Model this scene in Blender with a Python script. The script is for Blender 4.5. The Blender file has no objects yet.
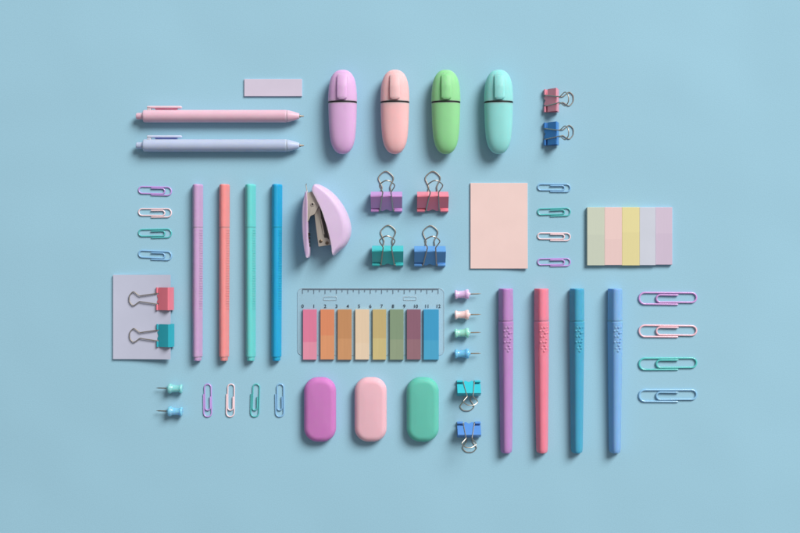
import bpy, math, random
from mathutils import Vector, Matrix
random.seed(7)
S = 0.00088            # metres per unit; every length below is in units of 0.88 mm
CAM_H = 1100.0
KEY = 0.149
scn = bpy.context.scene
COL = scn.collection

# ------------------------------------------------------------------ materials
def lin(c):
    return tuple(((v/255.0)/12.92 if v/255.0 <= 0.04045 else ((v/255.0+0.055)/1.055)**2.4) for v in c)
def shade(c, k=0.95):
    r = lin(c); return (min(r[0]*k, .92), min(r[1]*k, .92), min(r[2]*k, .92), 1)
MATS = {}
def new_mat(name):
    m = bpy.data.materials.new(name); m.use_nodes = True
    nt = m.node_tree; b = nt.nodes['Principled BSDF']
    return m, nt, b
def grain(nt, b, scale, strength, dist=0.0002, detail=4):
    tc = nt.nodes.new('ShaderNodeTexCoord')
    n = nt.nodes.new('ShaderNodeTexNoise'); n.inputs['Scale'].default_value = scale
    n.inputs['Detail'].default_value = detail
    bp = nt.nodes.new('ShaderNodeBump'); bp.inputs['Strength'].default_value = strength
    bp.inputs['Distance'].default_value = dist
    nt.links.new(tc.outputs['Object'], n.inputs['Vector'])
    nt.links.new(n.outputs['Fac'], bp.inputs['Height'])
    nt.links.new(bp.outputs['Normal'], b.inputs['Normal'])
    return tc, n
def mottled(nt, b, tc, col, scale, amt):
    """slight uneven tone of a real surface"""
    n = nt.nodes.new('ShaderNodeTexNoise'); n.inputs['Scale'].default_value = scale; n.inputs['Detail'].default_value = 3
    nt.links.new(tc.outputs['Object'], n.inputs['Vector'])
    mx = nt.nodes.new('ShaderNodeMix'); mx.data_type = 'RGBA'
    mx.inputs[6].default_value = (*[v*(1-amt) for v in col[:3]], 1)
    mx.inputs[7].default_value = (*[min(v*(1+amt), .95) for v in col[:3]], 1)
    nt.links.new(n.outputs['Fac'], mx.inputs[0])
    return mx
def plastic(col, rough=0.5, spec=0.35, key='p', coat=0.0, k=0.95, trans=0.0, sss=0.8):
    kk = (key, tuple(col), rough)
    if kk in MATS: return MATS[kk]
    m, nt, b = new_mat('plastic'); c = shade(col, k)
    tc, n = grain(nt, b, 1400, 0.10, 0.0002)
    mx = mottled(nt, b, tc, c, 60, 0.05)
    nt.links.new(mx.outputs[2], b.inputs['Base Color'])
    b.inputs['Roughness'].default_value = rough
    b.inputs['Specular IOR Level'].default_value = spec
    b.inputs['Coat Weight'].default_value = coat
    b.inputs['Coat Roughness'].default_value = 0.15
    b.inputs['Subsurface Weight'].default_value = sss; b.inputs['Subsurface Scale'].default_value = .0042
    b.inputs['Subsurface Radius'].default_value = tuple(.12+.88*(v/max(c[:3]))**2.2 for v in c[:3])
    if trans: b.inputs['Transmission Weight'].default_value = trans
    MATS[kk] = m; return m
def paper(col, k=0.95):
    kk = ('paper', tuple(col))
    if kk in MATS: return MATS[kk]
    m, nt, b = new_mat('paper'); c = shade(col, k)
    tc, n = grain(nt, b, 900, 0.15, 0.0002, 6)
    mx = mottled(nt, b, tc, c, 45, 0.05)
    nt.links.new(mx.outputs[2], b.inputs['Base Color'])
    b.inputs['Roughness'].default_value = 0.9; b.inputs['Specular IOR Level'].default_value = 0.15
    MATS[kk] = m; return m
def flag_paper(c1, c2, ybreak, rough=.5):
    """two-tone sheet: printed upper zone and clear lower zone, split across the strip"""
    m, nt, b = new_mat('flag_film')
    tc, n = grain(nt, b, 900, 0.1, 0.0002)
    sp = nt.nodes.new('ShaderNodeSeparateXYZ'); nt.links.new(tc.outputs['Object'], sp.inputs[0])
    mr = nt.nodes.new('ShaderNodeMapRange')
    mr.inputs[1].default_value = (ybreak-0.25)*S; mr.inputs[2].default_value = (ybreak+0.25)*S
    nt.links.new(sp.outputs['Y'], mr.inputs[0])
    w = nt.nodes.new('ShaderNodeTexNoise'); w.inputs['Scale'].default_value = 500
    mp = nt.nodes.new('ShaderNodeMapping'); mp.inputs['Scale'].default_value = (1, .05, 1)
    nt.links.new(tc.outputs['Object'], mp.inputs[0]); nt.links.new(mp.outputs[0], w.inputs['Vector'])
    def tone(c):
        c = shade(c)
        x = nt.nodes.new('ShaderNodeMix'); x.data_type = 'RGBA'
        x.inputs[6].default_value = (*[v*(.93 if rough < .8 else .975) for v in c[:3]], 1); x.inputs[7].default_value = (*[v*(1.07 if rough < .8 else 1.025) for v in c[:3]], 1)
        nt.links.new(w.outputs['Fac'], x.inputs[0]); return x
    a, d = tone(c1), tone(c2)
    mx = nt.nodes.new('ShaderNodeMix'); mx.data_type = 'RGBA'
    nt.links.new(mr.outputs[0], mx.inputs[0])
    nt.links.new(d.outputs[2], mx.inputs[6]); nt.links.new(a.outputs[2], mx.inputs[7])
    nt.links.new(mx.outputs[2], b.inputs['Base Color'])
    b.inputs['Roughness'].default_value = rough; b.inputs['Specular IOR Level'].default_value = 0.3
    return m
def metal(col, rough=0.3, key='m'):
    kk = (key, tuple(col), rough)
    if kk in MATS: return MATS[kk]
    m, nt, b = new_mat('metal')
    b.inputs['Base Color'].default_value = shade(col, 1); b.inputs['Metallic'].default_value = 1
    b.inputs['Roughness'].default_value = rough
    grain(nt, b, 700, 0.12, 0.0002)
    MATS[kk] = m; return m
WIRE = metal((188, 181, 171), 0.42)
STEEL = metal((196, 187, 177), 0.42)
STEEL.node_tree.nodes['Principled BSDF'].inputs['Metallic'].default_value = .55
NEEDLE = metal((150, 140, 128), 0.45)
BLACK = plastic((26, 24, 28), 0.4, sss=0)
DARK = plastic((84, 78, 76), 0.5, sss=0)

# ------------------------------------------------------------------ mesh builder
class MB:
    def __init__(s): s.v = []; s.f = []
    def add(s, vs, fs):
        o = len(s.v); s.v += [tuple(p) for p in vs]; s.f += [tuple(i+o for i in f) for f in fs]
    def loft(s, rings, cap0=True, cap1=True):
        n = len(rings[0]); vs = [p for r in rings for p in r]; fs = []
        for i in range(len(rings)-1):
            for j in range(n):
                k = (j+1) % n
                fs.append((i*n+j, i*n+k, (i+1)*n+k, (i+1)*n+j))
        if cap0: fs.append(tuple(reversed(range(n))))
        if cap1: fs.append(tuple(range((len(rings)-1)*n, len(rings)*n)))
        s.add(vs, fs); return s
    def tube(s, path, r, n=10, taper=None):
        P = [Vector(p) for p in path]; rings = []; up = None
        for i, p in enumerate(P):
            t = (P[min(i+1, len(P)-1)] - P[max(i-1, 0)]).normalized()
            if up is None:
                a = Vector((0, 0, 1)) if abs(t.z) < .9 else Vector((1, 0, 0))
                up = (a - t*a.dot(t)).normalized()
            else:
                up = (up - t*up.dot(t)).normalized()
            side = t.cross(up)
            rr = r if taper is None else r*taper[i]
            rings.append([p + (up*math.cos(q) + side*math.sin(q))*rr for q in [2*math.pi*j/n for j in range(n)]])
        return s.loft(rings)
    def box(s, x0, x1, y0, y1, z0, z1):
        vs = [(x0,y0,z0),(x1,y0,z0),(x1,y1,z0),(x0,y1,z0),(x0,y0,z1),(x1,y0,z1),(x1,y1,z1),(x0,y1,z1)]
        s.add(vs, [(3,2,1,0),(4,5,6,7),(0,1,5,4),(1,2,6,5),(2,3,7,6),(3,0,4,7)]); return s
    def lathe_x(s, prof, zc=0.0, n=32):
        """prof: (x, r) pairs, revolved about the x axis at height zc"""
        rings = [[(x, r*math.cos(q), zc + r*math.sin(q)) for q in [2*math.pi*j/n for j in range(n)]] for x, r in prof]
        return s.loft(rings)
    def slab(s, outline, z0, z1, bev=0.3, steps=3):
        """closed outline (counter-clockwise) extruded with rounded rims"""
        rings = []
        for i in range(steps+1):
            a = math.pi/2*i/steps
            rings.append([(x, y, z0 + bev*(1-math.sin(a))) for x, y in inset(outline, bev*(1-math.cos(math.pi/2-a)) if False else bev*(1-math.sin(a)))] if False else
                         [(x, y, z0 + bev*(1-math.cos(a))) for x, y in inset(outline, bev*(1-math.sin(a)))])
        for i in range(steps+1):
            a = math.pi/2*i/steps
            rings.append([(x, y, z1 - bev + bev*math.sin(a)) for x, y in inset(outline, bev*(1-math.cos(a)))])
        return s.loft(rings)
    def build(s, name, mat, parent=None, smooth=True, angle=40):
        me = bpy.data.meshes.new(name)
        me.from_pydata([(x*S, y*S, z*S) for x, y, z in s.v], [], s.f)
        import bmesh
        bm = bmesh.new(); bm.from_mesh(me); bmesh.ops.recalc_face_normals(bm, faces=bm.faces); bm.to_mesh(me); bm.free()
        me.materials.append(mat)
        if smooth:
            me.shade_smooth(); me.set_sharp_from_angle(angle=math.radians(angle))
        o = bpy.data.objects.new(name, me); COL.objects.link(o)
        if parent: o.parent = parent
        return o
def inset(pts, d):
    if abs(d) < 1e-9: return list(pts)
    n = len(pts); out = []
    for i in range(n):
        p0, p1, p2 = Vector(pts[i-1]), Vector(pts[i]), Vector(pts[(i+1) % n])
        e1 = (p1-p0); e2 = (p2-p1)
        n1 = Vector((-e1.y, e1.x)).normalized() if e1.length > 1e-9 else None
        n2 = Vector((-e2.y, e2.x)).normalized() if e2.length > 1e-9 else None
        if n1 is None: n1 = n2
        if n2 is None: n2 = n1
        m = n1+n2
        if m.length < 1e-6: m = n1.copy()
        m.normalize(); c = max(m.dot(n1), .4)
        q = p1 + m*(d/c); out.append((q.x, q.y))
    return out
def rrect(x0, x1, y0, y1, r, n=6):
    pts = []
    for cx, cy, a0 in ((x1-r, y0+r, -90), (x1-r, y1-r, 0), (x0+r, y1-r, 90), (x0+r, y0+r, 180)):
        for i in range(n+1):
            a = math.radians(a0 + 90*i/n); pts.append((cx+r*math.cos(a), cy+r*math.sin(a)))
    return pts
def round_poly(pts, r, n=5):
    """polygon with each corner rounded; r one radius or one per corner"""
    out = []; N = len(pts)
    for i in range(N):
        a, b, c = Vector(pts[i-1]), Vector(pts[i]), Vector(pts[(i+1) % N])
        rr = r[i] if isinstance(r, (list, tuple)) else r
        u = (a-b); w = (c-b); lu, lw = u.length, w.length; u.normalize(); w.normalize()
        d = min(rr, lu*.48, lw*.48)
        p, q = b+u*d, b+w*d
        for k in range(n+1):
            t = k/n; z = p*(1-t)**2 + b*2*t*(1-t) + q*t*t
            out.append((z.x, z.y))
    return out
def smooth_path(pts, sub=5):
    P = [Vector(p) for p in pts]; out = []
    for i in range(len(P)-1):
        a, b, c, d = P[max(i-1, 0)], P[i], P[i+1], P[min(i+2, len(P)-1)]
        for k in range(sub):
            t = k/sub
            out.append(0.5*((2*b)+(c-a)*t+(2*a-5*b+4*c-d)*t*t+(3*b-a-3*c+d)*t**3))
    out.append(P[-1]); return out
def smooth_closed(pts, sub=4):
    P = [Vector(p) for p in pts]; N = len(P); out = []
    for i in range(N):
        a, b, c, d = P[i-1], P[i], P[(i+1) % N], P[(i+2) % N]
        for k in range(sub):
            t = k/sub
            q = 0.5*((2*b)+(c-a)*t+(2*a-5*b+4*c-d)*t*t+(3*b-a-3*c+d)*t**3); out.append((q.x, q.y))
    return out

# ------------------------------------------------------------------ placing and naming
def ground(x, y, h=0.0):
    """table position of a point seen at picture position (x, y) and standing h above the table"""
    f = 1 - h/CAM_H
    return ((x-400)*f*S, (266.5-y)*f*S, 0)
def tag(o, label, cat, group=None):
    o['label'] = label; o['category'] = cat
    if group: o['group'] = group
    return o
def thing(name, label, cat, loc, rot=0, group=None):
    o = bpy.data.objects.new(name, None); COL.objects.link(o)
    o.empty_display_size = 0.01
    o.location = loc; o.rotation_euler = (0, 0, math.radians(rot))
    return tag(o, label, cat, group)

# ------------------------------------------------------------------ table
m, nt, b = new_mat('blue_card')
tc, n = grain(nt, b, 260, 0.10, 0.0004, 8)
base = (lin((156, 201, 221)))
mx = mottled(nt, b, tc, [v*0.96 for v in base], 4, 0.05)
fi = nt.nodes.new('ShaderNodeTexNoise'); fi.inputs['Scale'].default_value = 1100; fi.inputs['Detail'].default_value = 2
nt.links.new(tc.outputs['Object'], fi.inputs['Vector'])
fm = nt.nodes.new('ShaderNodeMapRange'); fm.inputs[3].default_value = .91; fm.inputs[4].default_value = 1.09; nt.links.new(fi.outputs['Fac'], fm.inputs[0])
fx = nt.nodes.new('ShaderNodeMix'); fx.data_type = 'RGBA'; fx.blend_type = 'MULTIPLY'; fx.inputs[0].default_value = 1
nt.links.new(mx.outputs[2], fx.inputs[6]); nt.links.new(fm.outputs[0], fx.inputs[7]); mx = fx
wv = nt.nodes.new('ShaderNodeTexNoise'); wv.inputs['Scale'].default_value = 9; wv.inputs['Detail'].default_value = 1
nt.links.new(tc.outputs['Object'], wv.inputs['Vector'])
bw = nt.nodes.new('ShaderNodeBump'); bw.inputs['Strength'].default_value = .12; bw.inputs['Distance'].default_value = .02
nt.links.new(wv.outputs['Fac'], bw.inputs['Height'])
fb = [q for q in nt.nodes if q.bl_idname == 'ShaderNodeBump' and q is not bw][0]
nt.links.new(bw.outputs['Normal'], fb.inputs['Normal'])
nt.links.new(mx.outputs[2], b.inputs['Base Color'])
b.inputs['Roughness'].default_value = 0.85; b.inputs['Specular IOR Level'].default_value = 0.2
t = MB(); t.add([(-1500,-1500,0),(1500,-1500,0),(1500,1500,0),(-1500,1500,0)], [(0,1,2,3)])
tb = t.build('tabletop', m, smooth=False); tb['kind'] = 'structure'; tb['label'] = 'plain light blue card surface'

# ------------------------------------------------------------------ retractable ballpoint pens
def ballpoint(x, y, col, shade_or_rib, clipcol, label):
    R = 6.2
    o = thing('ballpoint_pen', label, 'pen', ground(x, y, R), 0, 'retractable ballpoint pens')
    # local x runs along the pen, 0 at barrel start
    MB().lathe_x([(0,4.6),(0.3,5.6),(1.0,6.1),(2,R),(3,R),(141.4,R),(142,R),(142.6,6.0),(142.9,5.7)], R).build('barrel', plastic(col, .42), o)
    MB().lathe_x([(143.0,5.6),(143.2,5.9),(143.5,6.0),(144.6,5.85),(148,4.9),(151,4.0),(154.4,2.95),(154.9,2.7),(155.2,2.2)], R).build('nose_cone', plastic(col, .42), o)
    MB().lathe_x([(155.2,1.5),(156.3,1.4),(157.0,.9),(159.2,.75),(159.8,.3)], R, 16).build('writing_tip', NEEDLE, o)
    MB().lathe_x([(0,3.4),(-.4,3.3),(-5.6,3.3),(-6.6,3.0),(-7,2.2)], R).build('push_button', plastic(col, .45), o)
    c = MB()
    c.slab(rrect(4.0, 38.5, 7.7, 9.9, 1.0), R-2.6, R+2.6, .7)
    c.slab(rrect(4.0, 8.0, 4.5, 8.3, .8), R-2.2, R+2.2, .6)
    cl = c.build('pocket_clip', plastic(clipcol, .4), o)
    MB().slab(rrect(12.0, 34.0, 6.45, 8.0, .6), R-1.6, R+1.9, .4).build('clip_inner_shade', plastic(shade_or_rib, .45), cl)  # added strip; its deeper colour paints the shaded inner side of the clip
ballpoint(143.3, 116.2, (228,192,208), (222,120,150), (240,205,215), 'pale pink retractable ballpoint pen lying above the lavender one')
ballpoint(143.3, 145.6, (190,202,226), (96,112,190), (205,212,240), 'pale lavender blue retractable ballpoint pen lying below the pink one')

# ------------------------------------------------------------------ paper pads
def pad(name, label, cat, x0, x1, y0, y1, th, col, group=None, lift=0.0, skew=0.0, z0=0.0, mat=None):
    """flat pad: a gridded slab so that corners can curl; local origin at its centre"""
    cx, cy = (x0+x1)/2, (y0+y1)/2; f = 1-(th+z0)/CAM_H
    w, h = (x1-x0)/2*f, (y1-y0)/2*f
    NX, NY = 14, 14; m_ = MB(); vs = []; fs = []
    def zz(u, v): return lift*max(0, (u-.35)/.65)**2*max(0, (.75-v)/.75)**1.2
    for layer in (0, 1, 2, 3):
        for j in range(NY+1):
            for i in range(NX+1):
                u, v = i/NX, j/NY
                ins = .18 if layer in (0, 3) else 0
                z = (0, .18, th-.18, th)[layer]
                vs.append(((2*u-1)*(w-ins), (2*v-1)*(h-ins), z0+z+zz(u, v)))
    L = (NX+1)*(NY+1); ix = lambda l, i, j: l*L + j*(NX+1)+i
    for j in range(NY):
        for i in range(NX):
            fs.append((ix(0,i,j+1), ix(0,i+1,j+1), ix(0,i+1,j), ix(0,i,j)))
            fs.append((ix(3,i,j), ix(3,i+1,j), ix(3,i+1,j+1), ix(3,i,j+1)))
    ring = [(i,0) for i in range(NX)]+[(NX,j) for j in range(NY)]+[(i,NY) for i in range(NX,0,-1)]+[(0,j) for j in range(NY,0,-1)]
    for l in range(3):
        for k in range(len(ring)):
            a, b_ = ring[k], ring[(k+1) % len(ring)]
            fs.append((ix(l,*a), ix(l,*b_), ix(l+1,*b_), ix(l+1,*a)))
    m_.add(vs, fs)
    o = m_.build(name, mat or paper(col), None, angle=30)
    o.location = ground(cx, cy, th+z0); o.rotation_euler = (0, 0, math.radians(skew))
    return tag(o, label, cat, group)
pad('sticky_note_pad', 'narrow lilac sticky note pad above the tip of the pink pen', 'sticky notes', 244.2, 302, 79, 96.3, 1.9, (212,203,222), skew=0)
pad('note_pad', 'plain pale pink upright note pad beside the stack of four small paper clips', 'note pad', 470.4, 527.6, 183, 268.6, 1.9, (240,211,206), lift=1.8)
cols5 = [((203,211,193),'sage green'), ((236,206,202),'pale pink'), ((230,220,162),'soft yellow'), ((206,211,224),'pale grey blue'), ((211,195,215),'pale lilac')]
for i, (c, nm) in enumerate(cols5):
    xs = [587.2, 604.6, 622.0, 639.6, 655.6, 672.4]
    pad('index_note_pad', nm + ' sticky strip pad, one of five edge to edge in a block', 'sticky notes', xs[i]+.03, xs[i+1]-.03,
        207.3, 265.2 + (.2, -.1, .25, 0, -.5)[i], (4.2, 4.16, 4.22, 4.14, 3.5)[i], c, 'pastel sticky strip pads set edge to edge',
        mat=flag_paper(c, tuple(v-d_ for v, d_ in zip(c, (4,4,3))), (1.5, -3, 4, .5, 2.5)[i], .9) if i != 3 else None)

# notepad held by two clips: its right end is lifted to the jaws
PZ, PT = 5.7, 2.4
def pad_mid(u):
    t_ = max(u-.03, 0)*58
    return PT/2 + .0014*t_*t_
def curved_pad():
    x0, x1, y0, y1 = 112.6, 170.8, 274.8, 359.2
    cx, cy = (x0+x1)/2, (y0+y1)/2; w, h = (x1-x0)/2*.996, (y1-y0)/2*.996
    N = 30; rings = []
    for i in range(N+1):
        u = i/N; x = (2*u-1)*w; z = pad_mid(u)
        rings.append([(x, -h, z-PT/2), (x, h, z-PT/2), (x, h, z+PT/2), (x, -h, z+PT/2)])
    m_ = MB(); m_.loft(rings)
    o = m_.build('note_pad', paper((197,201,222)), None, angle=30)
    o.location = ground(cx, cy, 4); 
    tag(o, 'pale lavender grey note pad held by a coral and a teal binder clip', 'note pad')
curved_pad()

# ------------------------------------------------------------------ binder clips
def sheet(mb, prof, th, x0, x1):
    """bent sheet: polyline (y,z) thickened and extruded along x"""
    P = [Vector(p) for p in prof]; L, R_ = [], []
    for i, p in enumerate(P):
        t_ = (P[min(i+1, len(P)-1)]-P[max(i-1, 0)]).normalized(); nn = Vector((-t_.y, t_.x))
        L.append(p+nn*th/2); R_.append(p-nn*th/2)
    loop = L + R_[::-1]
    mb.loft([[(x0, q.x, q.y) for q in loop], [(x1, q.x, q.y) for q in loop]])
def bend(pts, r, n=5):
    out = [Vector(pts[0])]
    for i in range(1, len(pts)-1):
        a, b_, c = Vector(pts[i-1]), Vector(pts[i]), Vector(pts[i+1])
        p, q = b_+(a-b_).normalized()*r, b_+(c-b_).normalized()*r
        for k in range(n+1):
            t_ = k/n; out.append(p*(1-t_)**2+b_*2*t_*(1-t_)+q*t_*t_)
    out.append(Vector(pts[-1])); return out
HALF = [(-14,0),(-7.6,0),(-6.8,.6),(-6.4,2.4),(-4.5,20),(-4.1,24),(-5.9,28.2),(-7.3,31.6),(-6.7,34.6),(-3,38.2),(0,39.3)]
HALF_SMALL = [(-14,0),(-8.4,0),(-7.5,.6),(-7.0,2.4),(-4.5,20),(-3.9,24.5),(-6.4,28.3),(-8.9,32.0),(-8.6,34.6),(-4.6,38.2),(0,39)]
def handle(k, origin, ang, wire=.66, wob=0.0, drop=None):
    """wire lever in a plane through the lip; ang is its angle to the table, seen from the side"""
    H_ = HALF if k > .9 else HALF_SMALL
    full = H_ + [(-u, v) for u, v in H_[-2::-1]]
    ca, sa = math.cos(ang), math.sin(ang); pts = []
    for u, v in full:
        z = origin[1] + v*k*sa
        if drop is not None: z -= drop*min(v/6.0, 1)
        pts.append((u*k + wob*v*k*.01, origin[0]+v*k*ca, z))
    return MB().tube(smooth_path(pts, 4), wire*max(k, .82), 8)
def tongue(mb, k, start, a, w, ext=0.0, th=.7):
    """middle of the jaw: a short tongue with a scooped notch, in the plane of the upper sheet"""
    pl = [(-w,0),(-w*.9,-2.2-ext),(-w*.62,-2.6-ext),(-w*.34,-1.5-ext),(0,-.7-ext*.8),(w*.34,-1.5-ext),(w*.62,-2.6-ext),(w*.9,-2.2-ext),(w,0)]
    ca, sa = math.cos(a), math.sin(a)
    mk = lambda u, v, n: (u*k, (start[0]+v*ca-n*sa)*k, (start[1]+v*sa+n*ca)*k)
    mb.loft([[mk(u, v, -th/2) for u, v in pl], [mk(u, v, th/2) for u, v in pl]])
def binder_clip(px, py, rot, k, col, label, group, hold=False, wob=(0, 0), name='binder_clip', W=31.0, dark=.97):
    """local x along the jaw, local +y from lip to spine; px,py is the lip centre"""
    o = thing(name, label, 'binder clip', ground(px, py, 3*k), rot, group)
    mat = plastic(col, .38, .45, coat=.15, sss=0)
    hw = W/2*k; mb = MB(); lipx = 7.9*k
    if not hold:
        a = math.radians(45)
        zl, zu = 1.55, 4.7
        ls = 3.0 if k > .9 else 3.7
        pr = bend([(1.5,zl+1.0), (19.2,zl+1.0), (13.9,zu-.7+13.9-.2), (ls,zu-.7+ls-.7)], 1.3)
        sheet(mb, [(p.x*k, p.y*k) for p in pr], .75*k, -hw, hw)
        for z in (zl, zu):
            for sx in (-1, 1):
                xs = sorted((sx*lipx, sx*hw))
                mb.tube([(xs[0], .3*k, z*k), (xs[1], .3*k, z*k)], 1.5*k, 14)
        tongue(mb, k, (ls+.05, zu+ls-1.35), a, 6.4, 1.5 if k > .9 else 3.5)
        mb.build('body', mat, o, angle=50)
        handle(k, (.3*k, zu*k), a, wob=wob[0]).build('handle', WIRE, o)
        handle(k, (.3*k, zl*k), 0, wob=wob[1], drop=.8*k).build('handle', WIRE, o)
    else:
        tl = math.radians(12); zc = pad_mid(.79); g = PT/2/k + 1.55
        zs = 7.2; rot_ = lambda v, p, q: (v, p*math.cos(tl)-q*math.sin(tl), zc+p*math.sin(tl)+q*math.cos(tl))
        pr = bend([(2.3, g-.7), (18.0, zs), (20.0, -zs), (1.9, -g+.9)], 1.5)
        sheet(mb, [(p.x*k, p.y*k) for p in pr], .75*k, -hw, hw)
        for sgn in (1, -1):
            for sx in (-1, 1):
                xs = sorted((sx*lipx, sx*hw))
                mb.tube([(xs[0], .1*k, sgn*(g+.1)*k), (xs[1], .1*k, sgn*(g+.1)*k)], 1.5*k, 14)
        tongue(mb, k, (2.35, g-.7), math.radians(16), 6.2, .5)
        mb.v = [rot_(*p) for p in mb.v]
        mb.build('body', mat, o, angle=50)
        # the visible lever is flipped out over the paper and slopes down with it
        handle(k, (.1*k, zc+(g+.1)*k), math.pi+math.radians(4.8), wob=wob[0]).build('handle', WIRE, o)
    return o
G4 = 'medium binder clips in the square of four'
binder_clip(386.6, 211.0, 0, 1.0, (206,150,216), 'medium purple binder clip in the square of four, nearest the stapler', G4, wob=(2, -2))
binder_clip(432.6, 211.0, 0, 1.0, (246,136,156), 'medium coral pink binder clip in the square of four, above the blue one', G4, wob=(5, 1))
binder_clip(387.8, 265.0, 0, 1.0, (60,196,200), 'medium teal binder clip in the square of four, below the purple one', G4, wob=(-1, 1))
binder_clip(429.8, 265.4, 0, 1.0, (96,160,226), 'medium blue binder clip in the square of four, below the coral one', G4, wob=(5, 2))
binder_clip(544.6, 101.0, -90, .74, (236,150,170), 'small pink binder clip right of the mint highlighter', 'small clips right of the highlighters', wob=(4, -9), W=30.5)
binder_clip(544.6, 134.2, -90, .74, (62,134,210), 'small blue binder clip right of the mint highlighter, under the pink clip', 'small clips right of the highlighters', wob=(4, -9), W=30.5)
binder_clip(468.6, 381.2, 180, .76, (52,196,212), 'small turquoise binder clip below the push pins, loops pointing down', 'small clips below the push pins', wob=(-3, 6), W=30.5)
binder_clip(468.8, 422.6, 180, .76, (88,146,220), 'small royal blue binder clip below the turquoise one, loops pointing down', 'small clips below the push pins', wob=(4, -3), W=30.5)
binder_clip(158.4, 298.6, -90, .74, (232,124,142), 'coral binder clip gripping the lavender note pad', 'clips gripping the note pad', True, W=30.5)
binder_clip(158.8, 335.2, -90, .74, (42,172,190), 'teal binder clip gripping the lavender note pad', 'clips gripping the note pad', True, W=30.5)

# ------------------------------------------------------------------ mini highlighters
def interp(tbl, y):
    for (a, va), (b_, vb) in zip(tbl, tbl[1:]):
        if a <= y <= b_:
            i = tbl.index((a, va)); m0 = tbl[max(i-1, 0)]; m1 = tbl[min(i+2, len(tbl)-1)]; t_ = (y-a)/(b_-a); h_ = b_-a
            d0 = (vb-m0[1])/(b_-m0[0]); d1 = (m1[1]-va)/(m1[0]-a)
            return (2*t_**3-3*t_*t_+1)*va + (t_**3-2*t_*t_+t_)*h_*d0 + (3*t_*t_-2*t_**3)*vb + (t_**3-t_*t_)*h_*d1
    return tbl[-1][1]
CAPW = [(-.1,.5),(.3,3.4),(1.1,5.6),(2.5,7.7),(4.6,9.6),(7.5,11.3),(11.5,12.7),(17,13.7),(24,14.2),(31.6,14.4)]
BODW = [(33.4,14.2),(42,14.0),(52,13.7),(60,13.2),(67,12.5),(71,11.7),(74.5,10.7),(77.5,9.3),(80,7.6),(81.7,5.7),(82.7,3.6),(83.1,1.6),(83.2,.5)]
def oval_ring(y, w, t_, zc, n=40, e=2.35):
    out = []
    for j in range(n):
        q = 2*math.pi*j/n; c, s_ = math.cos(q), math.sin(q)
        out.append((w*math.copysign(abs(c)**(2/e), c), -y, zc+t_*math.copysign(abs(s_)**(2/e), s_)))
    return out
def mini_highlighter(x, y, col, label):
    T = 10.0; o = thing('highlighter', label, 'highlighter', ground(x, y, T), 0, 'mini highlighters in a row')
    tt = lambda w: T*(w/14.4)**.85
    mat = plastic(col, .5, .3)
    MB().loft([oval_ring(a, w, tt(w), T) for a, w in CAPW]).build('cap', mat, o, angle=50)
    MB().loft([oval_ring(a, w*.985, tt(w)*.985, T) for a, w in ((31.7,14.45),(33.3,14.45))]).build('band', BLACK, o)
    MB().loft([oval_ring(a, w, tt(w), T) for a, w in BODW]).build('body', mat, o, angle=50)
    # raised pocket clip lying over the cap
    rings = []
    L0, L1 = 4.6, 30.4
    for i in range(25):
        f = i/24; yy = L0+(L1-L0)*f
        ztop = T + tt(interp(CAPW, yy))
        zt = ztop + 1.0 + 1.5*min(f/.5, 1); zb = zt-2.2 if f > .3 else ztop-1.4
        hw = 5.0*min(1, math.sqrt(max(.05, 1-(max(0, .12-f)/.13)**2)))
        if f > .93: hw *= math.sqrt(max(.2, 1-((f-.93)/.085)**2))
        b_ = .6
        rings.append([(-hw+b_,-yy,zt),(-hw,-yy,zt-b_),(-hw,-yy,zb+.3),(-hw+.3,-yy,zb),(hw-.3,-yy,zb),(hw,-yy,zb+.3),(hw,-yy,zt-b_),(hw-b_,-yy,zt)])
    MB().loft(rings).build('pocket_clip', mat, o, angle=60)
mini_highlighter(342.6, 70.0, (222,182,224), 'lilac mini highlighter lying next to the salmon one')
mini_highlighter(394.9, 70.0, (244,196,198), 'salmon pink mini highlighter with black band')
mini_highlighter(445.9, 70.0, (152,218,158), 'green mini highlighter with black band')
mini_highlighter(498.6, 70.0, (152,222,220), 'mint turquoise mini highlighter with black band')

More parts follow.
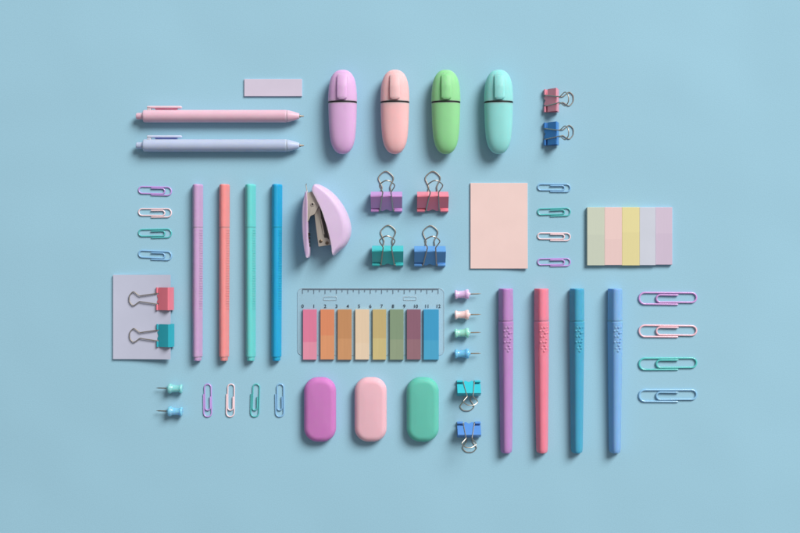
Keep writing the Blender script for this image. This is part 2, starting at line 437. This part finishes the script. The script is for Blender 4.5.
# ------------------------------------------------------------------ fineliners and markers
def prof_ring(y, w, h, sh=0.0, z0=0.0):
    p = round_poly([(-.36*w,0),(.36*w,0),(.5*w,.22*h),(.17*w+sh,h*.96),(-.23*w+sh,h),(-.5*w,.22*h)], [.10*w,.10*w,.16*w,.22*w,.22*w,.16*w], 5)
    return [(x, -y, z0+z) for x, z in p]
def fineliner(x, col, label):
    o = thing('fineliner_pen', label, 'pen', ground(x, 184.3, 5), random.uniform(-.25, .25), 'slim fineliner pens standing in a row')
    mat = plastic(col, .45, .3)
    W, H = 11.0, 10.2
    MB().loft([prof_ring(0.0,9.6,8.8,0,.5), prof_ring(.5,10.6,9.8,0,.2), prof_ring(1.2,W+.2,H+.2), prof_ring(1.7,W+.2,H+.2), prof_ring(42.2,W+.2,H+.2), prof_ring(42.7,W+.2,H+.2), prof_ring(42.9,W,H)]).build('cap', mat, o, angle=35)
    MB().loft([prof_ring(42.95,W-.5,H-.5,0,.25), prof_ring(43.6,W-.5,H-.5,0,.25), prof_ring(43.7,W,H,0), prof_ring(44.4,W,H,0), prof_ring(170.6,W-.4,H-.3), prof_ring(171.2,W-.4,H-.3), prof_ring(171.7,W-1.0,H-.9,0,.3)]).build('barrel', mat, o, angle=35)
    MB().loft([prof_ring(171.75,W-2.2,H-2,0,.9), prof_ring(172.6,W-2.4,H-2.1,.3,.9), prof_ring(175.0,W-2.6,H-2.4,.3,1), prof_ring(175.7,W-3.6,H-3.6,.3,1.5)]).build('end_plug', mat, o, angle=35)
    g = MB()
    for i in range(32):
        yy = 46+i*2.5
        for sx in (-1, 1):
            # low ribs across both flanks
            a, b_ = Vector((sx*.46*W, .34*H)), Vector((sx*.25*W, .80*H))
            nn = Vector((sx*.9, .42)).normalized()*-.3
            g.tube([(a.x+nn.x*.2, -yy, a.y+nn.y*.2), (b_.x+nn.x*.2, -yy, b_.y+nn.y*.2)], .30, 6)
    g.build('grip_ribbing', plastic(col, .5, .25, key='shade_or_rib', sss=0), o)
fineliner(197.4, (198,166,204), 'mauve pink slim fineliner pen, next to the small paper clips')
fineliner(224.2, (236,152,152), 'salmon orange slim fineliner pen between the mauve and mint ones')
fineliner(250.2, (112,208,206), 'mint green slim fineliner pen between the salmon and blue ones')
fineliner(276.8, (36,168,212), 'bright blue slim fineliner pen, next to the stapler')

def marker(x, col, label, tilt=0):
    o = thing('felt_marker', label, 'marker pen', ground(x, 288.6, 6), tilt, 'tapered felt markers in a row')
    mat = plastic(col, .45, .3)
    MB().loft([prof_ring(0,14.3,12.8,0,.3), prof_ring(.3,14.8,13.3,0,.1), prof_ring(.7,15.1,13.6), prof_ring(1.4,15.1,13.6), prof_ring(30.8,15.5,14.0), prof_ring(31.4,15.5,14.0), prof_ring(31.9,15.1,13.7,0,.1)]).build('cap', mat, o, angle=30)
    r = [prof_ring(32.0,14.8,13.3,0,.3), prof_ring(32.9,14.8,13.3,0,.3), prof_ring(33.1,15.9,14.2), prof_ring(33.7,15.9,14.2)]
    for i in range(1, 9):
        f = i/8; r.append(prof_ring(33.1+123.5*f, 15.9-3.3*f, 14.2-3.0*f))
    r += [prof_ring(160.6,12.3,10.9), prof_ring(161.8,11.8,10.4,0,.2), prof_ring(162.8,11.0,9.6,0,.6), prof_ring(163.3,10.0,8.6,0,1.1)]
    MB().loft(r).build('barrel', mat, o, angle=40)
    g = MB()
    pts = []
    for row, (yy, xs) in enumerate([(38.2,(-1.2,1.6,4.2)),(41.6,(-2.4,.4)),(43.6,(2.6,4.6)),(47.0,(-1.6,1.0)),(49.4,(3.4,)),(52.6,(-2.2,.6,3.0)),(56.0,(1.8,)),(58.8,(-.8,3.0)),(61.6,(1.2,))]):
        for xx in xs: pts.append((xx, yy))
    for xx, yy in pts:
        f = (yy-33)/123.5; w = 15.9-3.3*f; h = 14.2-3.0*f
        zs = h if abs(xx) < .19*w else h*.97 - (abs(xx)-.19*w)/(.31*w)*.78*h
        rings = []
        for k in range(5):
            a = math.pi/2*k/4; rr = 1.1*math.cos(a)+.02
            rings.append([(xx+rr*1.15*math.cos(q), -yy+rr*math.sin(q), zs-.35+.5*math.sin(a)) for q in [2*math.pi*j/12 for j in range(12)]])
        g.loft(rings)
    g.build('embossing', plastic(col, .5, .3, key='emb', sss=0), o)
marker(506.1, (188,142,198), 'orchid purple tapered felt marker', 0.2)
marker(541.8, (236,140,162), 'coral pink tapered felt marker', 0.25)
marker(577.4, (78,170,202), 'teal blue tapered felt marker', 0)
marker(615.6, (132,180,226), 'cornflower blue tapered felt marker, next to the large paper clips', 0)

# ------------------------------------------------------------------ erasers
def eraser(x0, x1, col, label):
    y0, y1 = 377.2, 441.6; th = 11.5; f = 1-6/CAM_H
    w, h = (x1-x0)/2*f, (y1-y0)/2*f
    out = rrect(-w, w, -h, h, 13.8, 12)
    rings = []; bz = 5.6; bx = 6.2
    for i in range(9):
        a = math.pi/2*i/8; rings.append([(x, y, 2.6*(1-math.sin(a))) for x, y in inset(out, 2.6*(1-math.cos(math.pi/2-a)))][:] if False else [(x, y, 2.6*(1-math.cos(a))) for x, y in inset(out, 2.6*(1-math.sin(a)))])
    for i in range(13):
        a = math.pi/2*i/12; rings.append([(x, y, th-bz+bz*math.sin(a)) for x, y in inset(out, bx*(1-math.cos(a)))])
    for s_, dz in ((.72, .35), (.4, .55)):
        rings.append([(x*s_, y*s_, th+dz) for x, y in inset(out, bx)])
    o = MB().loft(rings).build('eraser', plastic(col, .55, .3), None, angle=60)
    o.location = ground((x0+x1)/2, (y0+y1)/2, 6)
    tag(o, label, 'eraser', 'rounded oblong erasers in a row')
eraser(304.0, 336.0, (206,132,198), 'orchid purple rounded oblong eraser')
eraser(354.6, 386.8, (236,192,204), 'pale pink rounded oblong eraser')
eraser(406.6, 438.8, (108,200,184), 'green rounded oblong eraser')

# ------------------------------------------------------------------ paper clips
def gem_path(L, w, d, inner, e1, e2, r=None):
    """gem clip along +x: big bend at x=L, long bend at x=0, inner bend at x=inner; e1,e2 the free ends"""
    b_ = w/2; a = b_-d; P = []
    def arc(cx, cy, rad, a0, a1, n=10):
        return [(cx+rad*math.cos(math.radians(a0+(a1-a0)*i/n)), cy+rad*math.sin(math.radians(a0+(a1-a0)*i/n))) for i in range(n+1)]
    P.append((e1, a))
    P += arc(inner+a, 0, a, 90, 270)                          # inner bend, opening to +x
    r2 = (b_+a)/2; cy = (b_-a)/2
    P += arc(L-r2, cy, r2, -90, 90)                            # big bend
    P += arc(b_, 0, b_, 90, 270)                               # outer bend at x=0
    P.append((e2, -b_))
    return P
def dense(P, step=1.5):
    out = [P[0]]
    for p, q in zip(P, P[1:]):
        d = math.dist(p, q); n = max(1, int(d/step))
        for i in range(1, n+1): out.append((p[0]+(q[0]-p[0])*i/n, p[1]+(q[1]-p[1])*i/n))
    return out
def paper_clip(cx, cy, L, w, col, label, group, rot=0, wire=.85, flip=1, mirror=1, inner=.30, e1=.66, e2=.62):
    P = dense(gem_path(L, w-2*wire, 2*wire*1.02, inner*L, e1*L, e2*L))
    n = len(P); pts = []; sk = random.uniform(-.5, .5); rot += random.uniform(-.8, .8)
    for i, (x, y) in enumerate(P):
        f = i/(n-1); y += sk*max(0, 1-f/.3) + sk*.8*max(0, (f-.75)/.25)
        z = wire + .9*wire*math.exp(-((f-.0)/.16)**2)*1.0        # inner tongue springs up a little
        pts.append(((x-L/2)*mirror, y*flip, z))
    tp = [1.0]*n; tp[0] = tp[-1] = .8
    o = MB().tube(pts, wire, 10, tp).build('paper_clip', plastic(col, .22, .5, key='clip', coat=.6, sss=0), None, angle=60)
    o.location = ground(cx, cy, 1); o.rotation_euler = (0, 0, math.radians(rot))
    tag(o, label, 'paper clip', group)
VIO, PNK, TEA, BLU = (198,162,230), (250,222,228), (92,194,196), (140,192,232)
gl = 'small paper clips stacked left of the fineliners'
for (cy, c, nm, rot) in ((191.0, VIO, 'purple', -1), (212.8, PNK, 'pale pink', 0), (233.4, TEA, 'teal', 1), (255.2, BLU, 'blue', -2)):
    paper_clip(155.0, cy, 32.6, 9.6, c, 'small ' + nm + ' paper clip in the column left of the fineliners', gl, rot, .71, 1, -1, inner=.2, e1=.62, e2=.62)
gr = 'small paper clips stacked right of the pink note pad'
for (cy, c, nm, rot) in ((188.0, BLU, 'blue', -1), (212.2, TEA, 'teal', 2), (236.8, PNK, 'pale pink', -1), (262.4, VIO, 'purple', 1)):
    paper_clip(554.0, cy, 32.4, 8.8, c, 'small ' + nm + ' paper clip in the column right of the pink note pad', gr, rot, .71, 1, -1, inner=.18, e1=.62, e2=.62)
gb = 'small paper clips set upright below the fineliners'
for (cx, c, nm, rot) in ((207.3, VIO, 'purple', -88), (230.2, PNK, 'pale pink', -90), (255.1, TEA, 'teal', -91), (279.6, BLU, 'blue', -90)):
    paper_clip(cx, 400.4, 32.6, 9.4, c, 'small ' + nm + ' paper clip upright in the row below the fineliners', gb, rot, .71, 1, -1, inner=.2, e1=.62, e2=.7)
gg = 'large paper clips stacked right of the felt markers'
for (cy, c, nm, rot) in ((298.4, (212,164,226), 'purple', -.5), (331.2, (248,200,212), 'pale pink', -.5), (363.8, (96,204,202), 'teal', 1), (395.6, (146,200,236), 'sky blue', .5)):
    paper_clip(667.8, cy, 57.2, 13.2, c, 'large ' + nm + ' paper clip right of the felt markers', gg, rot, .94, 1, 1, inner=.30, e1=.68, e2=.68)

# ------------------------------------------------------------------ push pins
def push_pin(x, y, col, label, group, rot=0):
    R = 5.2; o = thing('push_pin', label, 'push pin', ground(x, y, R), rot, group)
    h = [(0,.5),(.05,3.0),(.2,4.0),(.7,4.6),(1.6,4.7),(2.2,4.4),(2.7,4.0),(3.4,3.65),(6.5,3.6),(9.4,3.85),(10.6,4.2),(11.2,4.8),(11.8,5.0),(13.4,5.0),(14.0,4.7),(14.3,3.8),(14.6,1.8),(15.6,1.5),(15.8,.9)]
    MB().lathe_x(h, R, 28).build('head', plastic(col, .18, .5, key='pin', coat=.4), o, angle=60)
    MB().lathe_x([(15.5,.62),(23.5,.58),(26.4,.12)], R, 10).build('needle', NEEDLE, o)
gp = 'push pins in the column right of the ruler'
push_pin(454.6, 294.6, (226,198,234), 'lilac push pin right of the ruler', gp, 2)
push_pin(454.6, 314.9, (252,220,220), 'pale pink push pin right of the ruler', gp, 1)
push_pin(454.6, 333.2, (164,226,212), 'mint green push pin right of the ruler', gp, 2)
push_pin(454.6, 353.8, (122,198,234), 'blue push pin right of the ruler', gp, 1)
gq = 'push pins below the note pad'
push_pin(182.6, 388.8, (146,214,216), 'mint push pin below the note pad, needle pointing away from the paper clips', gq, 178)
push_pin(182.6, 411.6, (138,204,234), 'blue push pin below the note pad, under the mint pin', gq, 178)

# ------------------------------------------------------------------ stapler lying on its side
def P2(zx, zy):  # plan point from measured position
    return (295+zx/5.93-327, -(175+zy/5.93-220))
def ccw(pts):
    a = sum(p[0]*q[1]-q[0]*p[1] for p, q in zip(pts, pts[1:]+pts[:1]))
    return pts if a > 0 else pts[::-1]
st = thing('stapler', 'small lilac mini stapler lying open on its side', 'stapler', ground(327, 220, 12))
lilac = plastic((218,196,226), .45, .35)
cov = ccw(smooth_closed([P2(*p) for p in [(108,82),(122,61),(142,58),(180,75),(215,99),(250,133),(285,180),(312,232),(329,285),(333,335),(322,380),(298,420),(262,450),(240,473),(229,478),(222,462),(219,425),(200,335),(165,215),(128,132)]], 3))
TH = 23.0
def side_round(outline, weight, levels):
    """body rounded only on its outer side; weight is 0 along the open mouth edge"""
    rings = []
    for z, d_ in levels:
        ins = inset(outline, 1.0)
        rings.append([(p[0]+(q[0]-p[0])*d_*weight(p), p[1]+(q[1]-p[1])*d_*weight(p), z) for p, q in zip(outline, ins)])
    return rings
MOUTH = [(40,112),(58,116),(82,106),(128,126),(210,163),(330,200),(420,219),(478,226),(500,230)]
covz = smooth_closed([(106,84),(120,62),(142,58),(180,75),(215,99),(250,133),(285,180),(312,232),(329,285),(333,335),(322,380),(298,420),(262,450),(240,470),(228,476),(222,462),(219,425),(200,335),(165,215),(127,132)], 3)
def mouth_x(y):
    for (y0, x0), (y1, x1) in zip(MOUTH, MOUTH[1:]):
        if y0 <= y <= y1: return x0+(x1-x0)*(y-y0)/(y1-y0)
    return MOUTH[-1][1]
def cov_ring(z, d_):
    out = []
    for x, y in covz:
        xb = mouth_x(y); D = max(x-xb, 0)
        if D > 0: x = xb + D*(1-d_*5.93/(D+d_*5.93*1.15+1e-6))
        y = 280+(y-280)*(1-.0035*d_); out.append((*P2(x, y), z))
    return out
prof = [(0,8),(.03,5.6),(.09,3.2),(.2,1.2),(.34,.2),(.5,0),(.62,.15),(.74,.9),(.84,2.1),(.905,3.6),(.95,5.4),(.98,7.6),(1.0,10),(1.015,13),(1.022,16)]
MB().loft([cov_ring(TH*f, d_) for f, d_ in prof]).build('top_cover', lilac, st, angle=60)
bas = ccw(smooth_closed([P2(*p) for p in [(63,106),(69,102),(76,106),(80,180),(80,270),(81,360),(89,430),(87,478),(78,489),(66,482),(55,430),(46,340),(44,250),(49,170)]], 3))
bxr = P2(80, 0)[0]
def wbas(p): return min(max((bxr-.4-p[0])/2.5, 0), 1)
MB().loft(side_round(bas, wbas, [(1.5+20*f, d_) for f, d_ in ((0,1.6),(.05,1.0),(.15,.4),(.3,.1),(.5,0),(.75,.1),(.9,.45),(.97,.9),(1,1.4))])).build('base_cover', lilac, st, angle=60)
plate = ccw(round_poly([P2(*p) for p in [(74,112),(106,102),(128,126),(152,176),(120,236),(96,246),(84,278),(76,280)]], 1.0, 3))
MB().slab(plate, 17.5, 20.0, .35).build('hinge_plate', STEEL, st, angle=35)
hx, hy = P2(109, 178)
MB().loft([[(hx+r*math.cos(q), hy+r*math.sin(q), z) for q in [2*math.pi*j/18 for j in range(18)]] for r, z in ((2.0,19.9),(2.0,20.5),(1.5,20.9),(.9,20.8))]).build('pivot_rivet', STEEL, st)
MB().loft([[(hx-.1+r*math.cos(q), hy+.1+r*math.sin(q), z) for q in [2*math.pi*j/14 for j in range(14)]] for r, z in ((1.0,20.6),(1.0,20.95))]).build('pivot_hole', BLACK, st)
mag = ccw(round_poly([P2(*p) for p in [(118,230),(146,186),(172,250),(196,330),(218,412),(142,424),(130,330)]], .8, 3))
mg = MB().slab(mag, 8.0, 17.2, .3).build('magazine', STEEL, st, angle=35)
MB().slab(ccw(round_poly([P2(*p) for p in [(150,196),(163,205),(205,385),(192,372),(176,372),(163,300)]], .5, 3)), 16.6, 17.5, .2).build('magazine_slot', DARK, mg)
MB().slab(ccw(round_poly([P2(*p) for p in [(150,255),(160,262),(178,350),(170,356),(160,300)]], .4, 3)), 17.0, 18.0, .2).build('staple_rail', STEEL, mg)
for px, py in ((156, 392), (192, 402)):
    qx, qy = P2(px, py)
    MB().loft([[(qx+r*math.cos(q), qy+r*math.sin(q), z) for q in [2*math.pi*j/14 for j in range(14)]] for r, z in ((1.7,17.0),(1.6,17.8),(1.0,18.1))]).build('rivet', metal((120,105,90), .4), mg)
dk = MB()
for i in range(4):
    a = P2(80, 350+i*22); dk.box(a[0]-.4, a[0]+1.6, a[1]-1.4, a[1]+1.2, 6, 15)
dk.build('anvil', metal((70,64,60), .5), st, smooth=False)
sp = [P2(76,104), P2(72,92), P2(69,76), P2(67,62), P2(70,54)]
MB().tube(smooth_path([(x, y, 12) for x, y in sp], 4), .45, 8).build('spring_wire', WIRE, st)
MB().slab(ccw(round_poly([P2(*p) for p in [(140,160),(158,204),(194,300),(214,400),(218,424),(232,424),(215,330),(178,214)]], .4, 3)), 5.0, 12.4, .2).build('inner_shell', DARK, st)

# ------------------------------------------------------------------ ruler card with page flags
m, nt, b = new_mat('clear_film')
for nd in list(nt.nodes): nt.nodes.remove(nd)
outn = nt.nodes.new('ShaderNodeOutputMaterial'); tr = nt.nodes.new('ShaderNodeBsdfTransparent'); tr.inputs[0].default_value = (.992,.995,.997,1)
gl_ = nt.nodes.new('ShaderNodeBsdfGlossy'); gl_.inputs['Roughness'].default_value = .15; gl_.inputs[0].default_value = (.9,.95,1,1)
fr = nt.nodes.new('ShaderNodeFresnel'); fr.inputs[0].default_value = 1.12
ms = nt.nodes.new('ShaderNodeMixShader')
nt.links.new(fr.outputs[0], ms.inputs[0]); nt.links.new(tr.outputs[0], ms.inputs[1]); nt.links.new(gl_.outputs[0], ms.inputs[2])
df = nt.nodes.new('ShaderNodeBsdfDiffuse'); df.inputs[0].default_value = (.80,.86,.90,1)
m2 = nt.nodes.new('ShaderNodeMixShader'); m2.inputs[0].default_value = .09
nt.links.new(ms.outputs[0], m2.inputs[1]); nt.links.new(df.outputs[0], m2.inputs[2]); nt.links.new(m2.outputs[0], outn.inputs[0])
film = m
ink = plastic((96,116,134), .6, .2, sss=0)
ink2 = plastic((36,44,60), .6, .2, sss=0)
rim = plastic((186,214,226), .3, .4)
X0, X1, Y0, Y1 = 297.4, 444.2, 288.2, 355.2
CX, CY = 370.8, 321.7
rl = thing('ruler', 'clear plastic twelve centimetre ruler card carrying the page flags', 'ruler', ground(CX, CY, 1))
L_ = lambda x: x-CX
V_ = lambda y: CY-y
MB().slab(rrect(L_(X0), L_(X1), V_(Y1), V_(Y0), 5, 8), .08, .6, .2).build('card', film, rl)
e = MB(); loop = rrect(L_(X0)+.2, L_(X1)-.2, V_(Y1)+.2, V_(Y0)-.2, 5, 8)
e.tube([(x, y, .45) for x, y in loop+loop[:1]], .17, 6); e.build('rim', rim, rl)
tk = MB()
x00, pit = 302.6, 11.3
tk.box(L_(x00)-.35, L_(x00+12*pit)+.35, V_(289.6), V_(288.75), .62, .66)
for i in range(25):
    xx = x00+i*pit/2; ln = 4.2 if i % 2 == 0 else 2.5
    tk.box(L_(xx)-.29, L_(xx)+.29, V_(289.6+ln), V_(289.65), .62, .66)
tk.build('tick_scale', ink, rl, smooth=False)
for sx in (323.9, 403.6):
    q = rrect(L_(sx), L_(sx+12.8), V_(300.2), V_(296.6), .8, 4); h_ = MB(); h_.tube([(x, y, .5) for x, y in q+q[:1]], .2, 6); h_.build('hanging_slot', rim, rl)
def text_mesh(txt, size):
    c = bpy.data.curves.new('numeral', 'FONT'); c.body = txt; c.size = size*S; c.align_x = 'CENTER'; c.align_y = 'CENTER'; c.offset = .00004
    c.extrude = .00001
    o = bpy.data.objects.new('numeral', c); COL.objects.link(o)
    dg = bpy.context.evaluated_depsgraph_get(); me = bpy.data.meshes.new_from_object(o.evaluated_get(dg))
    COL.objects.unlink(o); bpy.data.objects.remove(o); me.materials.clear(); me.materials.append(ink2)
    return me
for i in range(13):
    o = bpy.data.objects.new('numeral', text_mesh(str(i), 4.9)); COL.objects.link(o); o.parent = rl
    o.location = (L_(x00+i*pit)*S, V_(306.4)*S, .64*S)
FL = [(302.9,316.6,(224,128,160),(228,148,172),342,'pink'), (320.4,334.2,(222,142,104),(222,154,112),335.5,'orange'), (337.6,351.6,(198,144,100),(206,152,108),338.6,'brown'),
      (355.2,369.2,(230,206,176),(232,210,182),343,'cream'), (372.6,386.2,(198,178,124),(206,190,134),338.2,'khaki yellow'), (389.8,403.6,(134,156,128),(146,162,134),339.4,'olive green'),
      (406.8,420.8,(142,100,118),(150,112,122),339.2,'mauve'), (423.6,438.8,(64,160,206),(76,168,208),340.2,'blue')]
for i, (a, b_, c1, c2, yb, nm) in enumerate(FL):
    y1 = 359.6 + (0.1, -.1, .2, 0, .1, .2, -.1, .1)[i]
    cy = (309.4+y1)/2
    pad('page_flag_pad', nm + ' page flag pad stuck on the clear ruler card', 'page flags', a, b_, 309.4, y1, 2.6, c1, 'page flag pads along the ruler',
        z0=.7, mat=flag_paper(c1, c2, cy-yb))

# ------------------------------------------------------------------ lamps, world, camera
d = Vector((0.80, 1.0, 1.0)).normalized(); DIST = 7.0
AIM = Vector(ground(455, 235))
ld = bpy.data.lights.new('softbox', 'AREA'); ld.shape = 'DISK'; ld.size = 3.9; ld.spread = math.radians(70)
ld.energy = KEY*math.pi**2*DIST**2/d.z; ld.color = (1.0, .975, .945)
lo = bpy.data.objects.new('softbox', ld); COL.objects.link(lo)
lo.location = AIM + d*DIST; lo.rotation_euler = (-d).to_track_quat('-Z', 'Y').to_euler()
w = bpy.data.worlds.new('World'); scn.world = w; w.use_nodes = True
nt = w.node_tree; bg = nt.nodes['Background']
tc = nt.nodes.new('ShaderNodeTexCoord'); sx = nt.nodes.new('ShaderNodeSeparateXYZ'); rp = nt.nodes.new('ShaderNodeValToRGB')
nt.links.new(tc.outputs['Generated'], sx.inputs[0]); nt.links.new(sx.outputs['Z'], rp.inputs[0])
rp.color_ramp.elements[0].position = 0.0; rp.color_ramp.elements[0].color = (.38,.38,.40,1)
rp.color_ramp.elements[1].position = 1.0; rp.color_ramp.elements[1].color = (.98,.97,.98,1)
nt.links.new(rp.outputs[0], bg.inputs[0]); bg.inputs[1].default_value = 0.30

cd = bpy.data.cameras.new('camera'); cam = bpy.data.objects.new('camera', cd); COL.objects.link(cam)
cam.location = (0, 0, CAM_H*S); cd.sensor_width = 36; cd.lens = 36*CAM_H/800.0
cd.clip_start = 0.01; cd.clip_end = 20
scn.camera = cam
scn.view_settings.view_transform = 'Standard'; scn.view_settings.look = 'None'; scn.view_settings.exposure = 0
scn.render.resolution_x = 1024; scn.render.resolution_y = 682
scn.cycles.use_denoising = True
